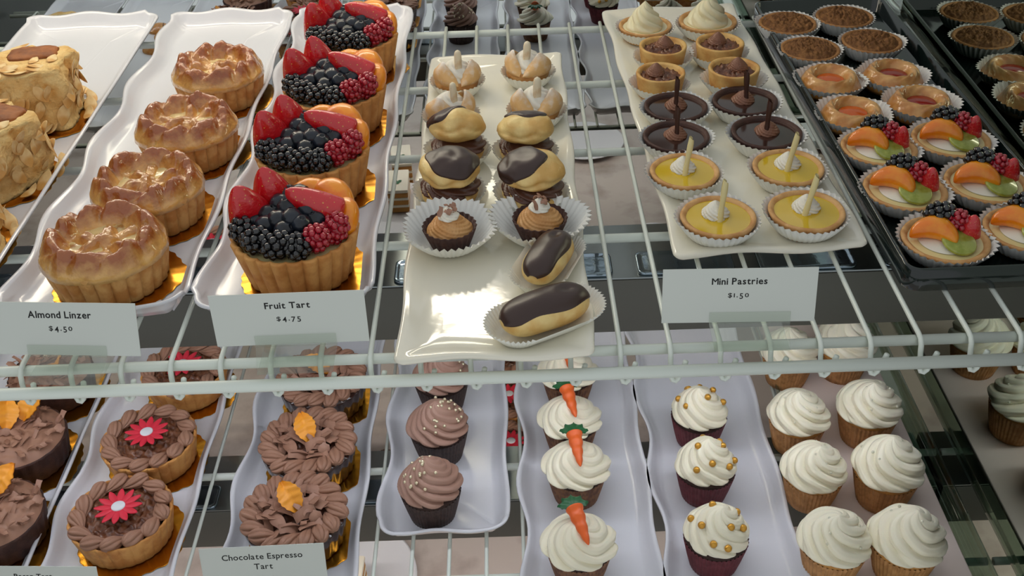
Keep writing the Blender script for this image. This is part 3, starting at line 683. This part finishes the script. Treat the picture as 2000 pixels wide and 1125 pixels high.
series(make_mfruit, [(0.3127, 0.8031, 0, .97, 'fruit mini tart in the back fruit row, left column of the dark tray'), (0.3770, 0.8126, 8, 1.0, 'fruit mini tart in the back fruit row, right column of the dark tray'),
    (0.3129, 0.7334, -6, 1.0, 'fruit mini tart in the middle fruit row, left column of the dark tray'), (0.3798, 0.7387, 10, 1.0, 'fruit mini tart in the middle fruit row, right column of the dark tray'),
    (0.3202, 0.6612, 4, .98, 'fruit mini tart at the front left corner of the dark tray'), (0.3846, 0.6701, -8, .97, 'fruit mini tart at the front right of the dark tray, cut by the photo edge')], 'fruit tart', 'fruit mini tarts', ZD)
# ------------------------------------------------------------------ lower shelf
ZC = TRL+FL
def liner(t, mt, r0, r1, h, n=44):
    m = MB(); m.lathe([(r0*.5, .0003), (r0, .0003)]+[(r0+(r1-r0)*k/5, .0003+(h-.0003)*k/5) for k in range(1, 6)], n*4, lambda u, v: 1+.028*tri(n*u)*min(1, v*2), cap1=False); m.build('paper_liner', mt, t)
def cupcake(name, lm, fm, sm, R=.0315, H=.030, seed=0, n=7, tw=.55, la=.05, amp=.25, p1=1.25):
    t = thing(name); liner(t, lm, .0215, .0285, .034)
    MB().lathe([(.012, .030), (.0272, .032), (.0285, .0345), (.0275, .038), (.012, .039)], 60, lambda u, v: 1+.02*noise.noise(Vector((cos(6.28*u)*4, sin(6.28*u)*4, v*4)))).build('sponge', sm, t)
    swirl(MB(), R, H, n, tw, amp, 2.6, la, 162, 60, z0=.0365, seed=seed, p1=p1).build('frosting_swirl', fm, t)
    return t
def on_swirl(R, H, a, v, p1=1.25, p2=.8, z0=.0365, out=1.0):
    r = R*max(0, 1-v**p1)**p2*out; return (r*cos(a), r*sin(a), z0+H*v**.92)
def make_ccup():
    t = cupcake('chocolate_cupcake', 'liner_brown', 'choc_frosting', 'sponge_dark', .0295, .036, 1, 8, .65); random.seed(8); pr = None
    for k in range(26):
        p = on_swirl(.0295, .036, random.gauss(pi*.9, 1.0), random.uniform(.35, .93), out=1.09)
        if pr is None: pr = MB().ball((0, 0, 0), .0017, 8, 6).build('sugar_pearl', 'silver_pearl', t, loc=p)
        else: inst(t, pr, p)
    return t
series(make_ccup, [(-0.0863, 0.7126, 0, 1.0, 'chocolate cupcake with silver pearls at the front of its white tray'), (-0.0815, 0.7932, 150, 1.02, 'second chocolate cupcake with silver pearls, behind the front one'),
    (-0.0815, 0.8689, 250, 1.0, 'chocolate cupcake furthest back, half hidden by the upper shelf rails')], 'cupcake', 'chocolate cupcakes', ZC)
def make_kcup(seed=0):
    t = cupcake('carrot_cupcake', 'liner_carrot', 'buttercream', 'sponge_dark', .0322, .029, 2+seed, 7, .5)
    A, B = Vector((-.002, .016, .0685)), Vector((.003, -.0225, .0610)); M = TR(*A) @ (B-A).to_track_quat('Z', 'Y').to_matrix().to_4x4(); LN = (B-A).length
    m = MB()
    def fn(u, v):
        r = (.0074*(1-v)**.6*(1+.07*sin(v*24))+.0004)*min(1, (v+.02)*12); return (r*cos(2*pi*u), r*sin(2*pi*u), LN*v)
    m.surf(fn, 20, 44, M=M); m.build('fondant_carrot', 'carrot', t)
    m = MB()
    for a in (-1.3, -.65, 0, .65, 1.3):
        Q = TR(-.002, .015, .070) @ rotm(0, 0, a) @ rotm(.35, 0, 0)
        def lf(u, v, dz=0): return (.0050*sin(pi*min(1, v*.88+.1))*(2*u-1)*(1+.2*sin(v*20)), .0125*v, dz+.0012*cos(pi*(u-.5)*2)*v-.006*v*v)
        m.surf(lf, 6, 10, wrap=False, M=Q); m.surf(lambda u, v: lf(u, v, -.0008), 6, 10, wrap=False, M=Q)
    m.build('carrot_top', 'leaf_green', t)
    return t
kc = [(0.0490, 0.6361, 8, 1.02, 'carrot cupcake with orange fondant carrot at the bottom edge, front of its tray'), (0.0527, 0.7306, -2, 1.0, 'second carrot cupcake from the front, whole carrot with green top showing'),
    (0.0507, 0.7979, 4, .98, 'third carrot cupcake from the front, just below the upper shelf front rail'), (0.0532, 0.8712, -6, .97, 'carrot cupcake furthest back, hidden behind the upper shelf rails')]
series(make_kcup, kc, 'cupcake', 'carrot cupcakes', ZC)
def make_vcup():
    t = cupcake('red_velvet_cupcake', 'liner_red', 'buttercream', 'sponge_dark', .0300, .035, 3, 7, .5); pr = None
    for a, v in ((2.0, .82), (3.6, .6), (2.9, .42), (.4, .55), (4.4, .38), (4.9, .30), (5.3, .66), (5.9, .45)):
        p = on_swirl(.0300, .035, a, v, out=1.08)
        if pr is None: pr = MB().ball((0, 0, 0), .0034, 14, 10).build('sugar_pearl', 'gold_pearl', t, loc=p)
        else: inst(t, pr, p)
    return t
series(make_vcup, [(0.1713, 0.6427, 0, 1.0, 'red velvet cupcake with gold pearls at the front of its tray'), (0.1758, 0.7269, 70, .98, 'middle red velvet cupcake with gold pearls'), (0.1816, 0.8021, 190, .97, 'red velvet cupcake with gold pearls furthest back, below the front rail')], 'cupcake', 'red velvet cupcakes', ZC)
def make_wcup():
    t = cupcake('vanilla_cupcake', 'liner_tan', 'buttercream', 'sponge_tan', .0322, .036, 5, 7, .5, .06, .25); random.seed(3); pr = None
    for k in range(7):
        p = on_swirl(.0322, .036, random.uniform(3.2, 6.6), random.uniform(.35, .95), out=1.05)
        if pr is None: pr = MB().ball((0, 0, 0), .0013, 8, 6).build('sugar_pearl', 'white_pearl', t, loc=p)
        else: inst(t, pr, p)
    return t
series(make_wcup, [(0.2713, 0.6264, 0, 1.02, 'vanilla cupcake at the bottom edge, front row left on the beige board'), (0.3334, 0.6239, 120, 1.05, 'vanilla cupcake at the bottom edge, front row right on the beige board'),
    (0.2744, 0.7124, 60, .98, 'vanilla cupcake in the second row from the front, left, beside the red velvet tray'), (0.3425, 0.7094, 200, 1.06, 'vanilla cupcake in the second row from the front, right side of the board'),
    (0.2773, 0.7864, 300, .98, 'vanilla cupcake in the third row from the front, left side of the board'), (0.3491, 0.7936, 20, 1.03, 'vanilla cupcake in the third row from the front, right side of the board'),
    (0.2908, 0.8855, 250, .96, 'vanilla cupcake in the back row, left, seen through the upper shelf wires'), (0.3529, 0.8945, 160, 1.03, 'vanilla cupcake in the back row, right, seen through the upper shelf wires')], 'cupcake', 'vanilla cupcakes', TRL+.0070)
def rosette_ring(R, z, n, size, tw=.42):
    m = MB()
    for k in range(n):
        a = 2*pi*k/n; M = TR(R*cos(a), R*sin(a), z+random.uniform(-.001, .001)) @ rotm(random.uniform(-.2, .2), random.uniform(-.15, .15), a+pi/2+tw+random.uniform(-.18, .18))
        def fn(u, v):
            s = sin(pi*min(1, v*.93+.05))**.7*(1.15-.75*v); rd = 1+.42*(abs(sin(pi*7*u+v*2.2))**.6-.55); r = size*.66*s*rd
            return (size*(2.1*v-1.0), r*cos(2*pi*u), .3*size+r*.85*sin(2*pi*u)+size*.18*(1-v))
        m.surf(fn, 70, 18, M=M)
    return m
def fondant_flower(t, r, z):
    m = MB()
    for k in range(12):
        M = TR(0, 0, z) @ rotm(0, 0, 2*pi*k/12)
        def fn(u, v): w = .16*r*sin(pi*min(1, v*.9+.08))**.7; return (r*(.22+.78*v), w*cos(2*pi*u), .0010*sin(2*pi*u)*(1 if sin(2*pi*u) > 0 else .8)*min(1, 8*(1-v)+.2)+.0012*v*v)
        m.surf(fn, 14, 12, M=M)
    m.lathe([(.001, z-.0012), (.3*r, z-.0012), (.3*r, z+.001), (.001, z+.001)], 24)
    f = m.build('fondant_flower', 'fondant_red', t, rot=(0, 0, .1))
    MB().lathe([(.0003, z+.0022), (.24*r, z+.0020), (.29*r, z+.0012), (.29*r, z), (.001, z)][::-1], 32).build('flower_centre', 'fondant_white', f, label='pale round centre of the red fondant flower')
    return f
def make_redt():
    t = thing('red_flower_tart'); h = .030
    fluted_shell(.0478, .042, h, 28, .03, .004, .008).build('crust', 'fruit_crust', t)
    disc(t, 'nut_filling', 'nuts', .036, h-.003, .003, .005, 2.5, 3, 80, 26)
    rosette_ring(.0385, h-.004, 13, .0125).build('piped_border', 'tart_frosting', t)
    fondant_flower(t, .0222, h+.0085); return t
rt = [(-0.3759, 0.6973, 0, 1.0, 'tart with red fondant flower at the front of its white tray'), (-0.3753, 0.7974, 25, .99, 'tart with red fondant flower just behind the front one'), (-0.3646, 0.9057, 50, .96, 'tart with red fondant flower behind the upper shelf front rails'), (-0.3833, 1.1508, 70, .9, 'tart with red fondant flower glimpsed between the upper linzer and fruit trays')]
for (x, y, rz, s, l), w in zip(rt, ('gold board under the front red flower tart', 'gold board under the second red flower tart', 'gold board under the third red flower tart', 'gold board under the red flower tart glimpsed furthest back')):
    board(x+.005, y-.003, ZC, .050*s, -30, w)
series(make_redt, rt, 'tart', 'red flower tarts', ZC+.0016)
def leaf(t, loc, rot, s=1):
    m = MB()
    def fn(u, v):
        w = .0085*sin(pi*min(1, v*.92+.06))**.8*(1+.06*sin(v*40)); x = w*(2*u-1)
        return (x*s, .026*(v-.5)*s, (.0035*(1-abs(2*u-1))*-1+.004*sin(pi*v)+.0004*sin(v*28+abs(2*u-1)*4))*s)
    m.surf(fn, 12, 24, wrap=False); m.surf(lambda u, v: (fn(u, v)[0], fn(u, v)[1], fn(u, v)[2]-.0012), 12, 24, wrap=False)
    m.build('orange_leaf', 'orange_leaf', t, loc=loc, rot=rot, label='orange leaf of candied paste')
def make_esp(leaves=1):
    t = thing('espresso_tart' if leaves == 1 else 'chocolate_leaf_tart'); h = .030
    MB().lathe([(.02, 0), (.041, 0), (.0425, .002), (.0465, h-.002), (.0465, h), (.02, h+.001)], 26*6, fluted(26, .012)).build('chocolate_shell', 'ganache' if leaves == 1 else 'cocoa_crust', t)
    if leaves == 1: rosette_ring(.0365, h-.002, 17, .0135, .85).build('ruffled_border', 'tart_frosting', t)
    else:
        m = MB(); m.surf(lambda u, v: ((.047*v if v < .99 else .046)*cos(2*pi*u), (.047*v if v < .99 else .046)*sin(2*pi*u), h-.002+.012*(1-v**4)+.0025*noise.noise(Vector((v*cos(6.28*u)*8, v*sin(6.28*u)*8, 1)))*(1-v**6)), 90, 30).build('chocolate_cream', 'tart_frosting', t)
    disc(t, 'filling', 'dark_frosting', .034, h, .003, .003, 2.5, 5, 60, 18)
    if leaves == 1:
        shards(t, 46, .030, h+.003, .009, 'chocolate_shaving', 'choc_shaving', .0088, 11, .6)
        leaf(t, (-.002, .004, h+.019), (.55, -.2, .55), 1.25)
    else:
        shards(t, 70, .044, h+.008, .005, 'chocolate_shaving', 'choc_shaving', .0055, 12, .35)
        leaf(t, (.012, .022, h+.022), (.6, .2, -.6), 1.3); leaf(t, (-.010, .014, h+.020), (.5, .3, .35), 1.3)
    return t
es = [(-0.2118, 0.6882, 0, 1.02, 'chocolate espresso tart with orange leaf at the front, above its price card'), (-0.2115, 0.7817, -14, 1.0, 'chocolate espresso tart with orange leaf behind the front one'), (-0.2099, 0.8799, 40, 1.0, 'chocolate espresso tart furthest back, behind the upper shelf rails')]
for (x, y, rz, s, l), w in zip(es, ('gold board under the front espresso tart', 'gold board under the second espresso tart', 'gold board under the furthest espresso tart')): board(x+.002, y-.002, ZC, .0478, -30, w)
series(make_esp, es, 'tart', 'chocolate espresso tarts', ZC+.0016)
ls = [(-0.5100, 0.8046, 0, 1.02, 'chocolate shaving tart with two orange leaves at the left photo edge'), (-0.4971, 0.7009, 10, 1.0, 'chocolate shaving tart at the left photo edge, in front of the other two'), (-0.5118, 0.9088, 200, .96, 'chocolate shaving tart behind the almond linzer card holder')]
for (x, y, rz, s, l), w in zip(ls, ('gold board under the chocolate tart with two orange leaves', 'gold board under the nearest chocolate shaving tart', 'gold board under the chocolate tart behind the card holder')): board(x+.004, y-.003, ZC, .053, -30, w)
series(lambda: make_esp(2), ls, 'tart', 'chocolate shaving tarts', ZC+.0016)
def make_shell_cookie():
    t = thing('shell_cookie')
    def fn(u, v):
        a = 2*pi*u; r = .022*v if v < .99 else .021; s = abs(sin(10*cos(a)*v*2.2+.4)); return (r*cos(a)*1.2, r*sin(a), (.002+.010*(1-v*v)+.0016*s*(1-v**4)) if v < .999 else .0)
    MB().surf(fn, 60, 20).build('ridged_biscuit', 'cookie', t)
    for k in range(-2, 3): MB().tube([(.010*k+.002*j, -.016*(1-.12*k*k)+.0032*(1-.12*k*k)*2*j*.5, .0125-.0022*abs(k)-.0045*((j-5)/5)**2) for j in range(0, 11)], .0008, 6).build('chocolate_stripe', 'stripe_dark', t)
    return t
series(make_shell_cookie, [(-0.6251, 0.7496, 60, 1, 'striped shell cookie reflected top left, between the two trays, upper right one'), (-0.6551, 0.7714, 20, 1, 'striped shell cookie reflected top left, upper left one'), (-0.6332, 0.8103, 40, 1, 'striped shell cookie reflected top left, middle one'), (-0.6384, 0.8658, 10, 1, 'striped shell cookie reflected top left, lowest one')], 'cookie', 'striped shell cookies', ZC)
t = thing('loaf_cake', (-0.795, 0.842, ZC), .2); tag(t, 'yellow crumb loaf cake reflected at the top left behind the left tray', 'cake')
def lf(u, v):
    c, s = cos(2*pi*u), sin(2*pi*u); q = 1/(abs(c)**4+abs(s)**4)**.25; k = 1 if v < .9 else sqrt(max(0, 1-((v-.9)/.1)**2)); return (.055*q*c*k, .04*q*s*k, .055*min(1, v*1.05)+.004*noise.noise(Vector((c*k*3, s*k*3, v*4))))
MB().surf(lf, 56, 24).build('sponge', 'cake', t)
disc(t, 'crumb_topping', 'jam_cream', .032, .054, .004, .004, 1, 2)
# ------------------------------------------------------------------ marble level
ZM = ZB+.0003
def round_plate(x, y, r, lab):
    m = MB().lathe([(.01, 0), (r*.6, 0), (r*.7, .002), (r, .012), (r, .0135), (r*.97, .0135), (r*.7, .0045), (.01, .004)], 72, cap0=True); o = m.build('round_plate', 'plate_white', loc=(x, y, ZM)); return tag(o, lab, 'plate', 'round white plates')
round_plate(0.163, 0.648, .085, 'round white plate on the marble level, reflected in the back mirror')
round_plate(-0.247, 0.905, .108, 'large white plate of cake slices on the marble level')
mt = [(-0.0143, 1.2265, 0, 1.0, 'tart with red fondant flower on the marble level, seen between two trays'), (-0.0133, 1.1248, 40, 1.0, 'tart with red fondant flower on the marble level, nearest in the gap'), (-0.0174, 1.3280, 20, 1.0, 'tart with red fondant flower on the marble level, at the top of the gap')]
series(make_redt, mt, 'tart', 'red flower tarts', ZM)
def make_slice():
    t = thing('cake_slice'); random.seed(2)
    for k in range(3): MB().box((-.045, -.022, .002+.018*k), (.045, .022, .014+.018*k)).build('sponge_layer', 'sponge_tan', t, bevel=.002)
    for k in range(2): MB().box((-.0455, -.0225, .0138+.018*k), (.0455, .0225, .0202+.018*k)).build('cream_layer', 'whipped', t, bevel=.002)
    MB().box((-.046, -.023, .0498), (.046, .023, .058)).build('icing', 'whipped', t, bevel=.003)
    m = MB()
    for a in (0, 2.1, 4.2): m.surf(lambda u, v: (.010*v, .004*sin(pi*v)*(2*u-1), .001*v), 4, 8, wrap=False, M=TR(.01, 0, .0592) @ rotm(0, 0, a))
    m.build('sugar_leaf', 'leaf_green', t); return t
series(make_slice, [(-0.225, 0.764, 84, .9, 'layered white cake slice with green leaf on the marble level, nearer the mirror'), (-0.224, 0.868, 88, .9, 'layered white cake slice beside the bottom end of the espresso tart tray')], 'cake', 'layered cake slices', ZM+.0048)
def make_truffle(): return MB().ball((0, 0, .015), .0165, 20, 14, disp=.15, ds=150).build('truffle', 'truffle')
tp = make_truffle(); random.seed(6); n = 0
for i in range(4):
    for j in range(3):
        o = tp if n == 0 else tp.copy()
        if n: COL.objects.link(o)
        o.location = (-.265+.036*i+random.uniform(-.003, .003), 1.045+.036*j, ZM); n += 1
        tag(o, 'brown cocoa dusted truffle in the cluster on the marble level', 'truffle', 'truffles on the marble level')
# ------------------------------------------------------------------ price cards and their holders
def glyphs(txt, size, bold=0, oldstyle=False, gap=1.0):
    """mesh of one line of lettering, centred on the origin, in the XZ plane facing -Y"""
    V = []; Fc = []; x = 0
    for ch in txt:
        if ch == ' ': x += size*.30; continue
        cu = bpy.data.curves.new('lettering', 'FONT'); cu.body = ch; cu.size = size; cu.offset = bold if ch not in 'MNW' else 0; cu.resolution_u = 3
        o = bpy.data.objects.new('lettering', cu); COL.objects.link(o); bpy.context.view_layer.update()
        me = bpy.data.meshes.new_from_object(o.evaluated_get(bpy.context.evaluated_depsgraph_get()))
        bpy.data.objects.remove(o); xs = [v.co.x for v in me.vertices]; x0, x1 = min(xs), max(xs)
        sy, dz = 1, 0
        if oldstyle and ch in '0127': sy = .72 if ch in '012' else 1
        if oldstyle and ch in '34579': dz = -size*.2
        if oldstyle and ch == '$': sy = .8
        k = len(V); V += [(v.co.x-x0+x, -.00012, v.co.y*sy+dz) for v in me.vertices]; Fc += [tuple(i+k for i in p.vertices) for p in me.polygons]
        if bold and ch in 'MNW':
            k = len(V); V += [(q[0]+bold*1.6, q[1]-.00001, q[2]) for q in V[-len(me.vertices):]]; Fc += [tuple(i+k for i in p.vertices) for p in me.polygons]
        x += (x1-x0)+size*.085*gap; bpy.data.meshes.remove(me)
    m = MB(); return m.add([(a-x/2, b, c) for a, b, c in V], Fc)
def price_card(x, y, z, w, h, lean, yaw, title, price, lab, hx=0, hw=.055, ts=.0088, two=None):
    t = thing('price_card', (x, y, z), yaw); tag(t, lab, 'price card', 'printed price cards')
    L = (-lean, 0, 0)
    MB().box((-w/2, 0, 0), (w/2, .0006, h)).build('card', 'card', t, smooth=False, rot=L)
    def line(txt, size, zz, nm, **k):
        o = glyphs(txt, size, **k).build(nm, 'ink', t, smooth=False, rot=L); o.location = Euler(L).to_matrix() @ Vector((0, 0, zz)); return o
    if two:
        line(title, ts, h*.72, 'title_lettering', bold=.00008); line(two, ts, h*.50, 'title_lettering', bold=.00008); line(price, ts*.8, h*.26, 'price_lettering', oldstyle=True, gap=2.2, bold=.00005)
    else:
        line(title, ts*.77, h*.71, 'title_lettering', bold=.00013); line(price, ts*.66, h*.47, 'price_lettering', oldstyle=True, gap=2.4, bold=.00006)
    c = thing('card_holder', (x+hx, y, z-.0105), yaw); tag(c, 'clear acrylic holder gripping the '+lab.split(' price')[0].split('printed ')[-1]+' card', 'card holder', 'clear card holders')
    a = .00045; hb = .0125
    up = Euler(L).to_matrix() @ Vector((0, 0, 1))
    m = MB().box((-hw/2, -.0011, -.001), (hw/2, -.0004, h*.19)); m.build('front_lip', 'acrylic', c, smooth=False, loc=(0, 0, .0105), rot=L)
    m = MB().box((-hw/2, .0011, -.001), (hw/2, .0018, h*.3)); m.build('back_lip', 'acrylic', c, smooth=False, loc=(0, 0, .0105), rot=L)
    m = MB(); m.add([(-hw*.46, -.019, .0002), (hw*.46, -.019, .0002), (hw/2, -.0007, .0098), (-hw/2, -.0007, .0098), (-hw*.46, -.019, .0009), (hw*.46, -.019, .0009), (hw/2, -.0007, .0105), (-hw/2, -.0007, .0105)], [(0, 3, 2, 1), (4, 5, 6, 7), (0, 1, 5, 4), (1, 2, 6, 5), (2, 3, 7, 6), (3, 0, 4, 7)])
    m.build('ramp', 'acrylic', c, smooth=False)
    m = MB().box((-hw*.46, -.019, 0), (hw*.46, .012, .0007)); m.build('foot', 'acrylic', c, smooth=False)
    return t
price_card(-0.1516, 0.5718, ZU+.0115, 0.1032, 0.0400, 0.0997, 0.0073, 'Fruit Tart', '$4.75', 'grey printed fruit tart price card below the fruit tarts', .002)
price_card(0.1513, 0.5787, ZU+.0115, 0.1038, 0.0396, 0.2194, -0.032, 'Mini Pastries', '$1.50', 'grey printed mini pastries price card below the lemon tarts', .008)
price_card(-0.3059, 0.5682, ZU+.0115, 0.1052, 0.0373, 0.3304, -0.0786, 'Almond Linzer', '$4.50', 'grey printed almond linzer price card below the linzer pies', .002)
price_card(-0.2258, 0.6106, ZL+.024, 0.1073, 0.0467, 0.2500, 0.0211, 'Chocolate Espresso', '$4.50', 'grey printed chocolate espresso tart price card at the bottom edge', .0, two='Tart', ts=.0082)
price_card(-0.4222, 0.6017, ZL+.024, 0.1127, 0.0423, 0.2500, -0.05, 'Pecan Tart', '$4.50', 'grey printed pecan tart price card cut by the bottom edge', .0)
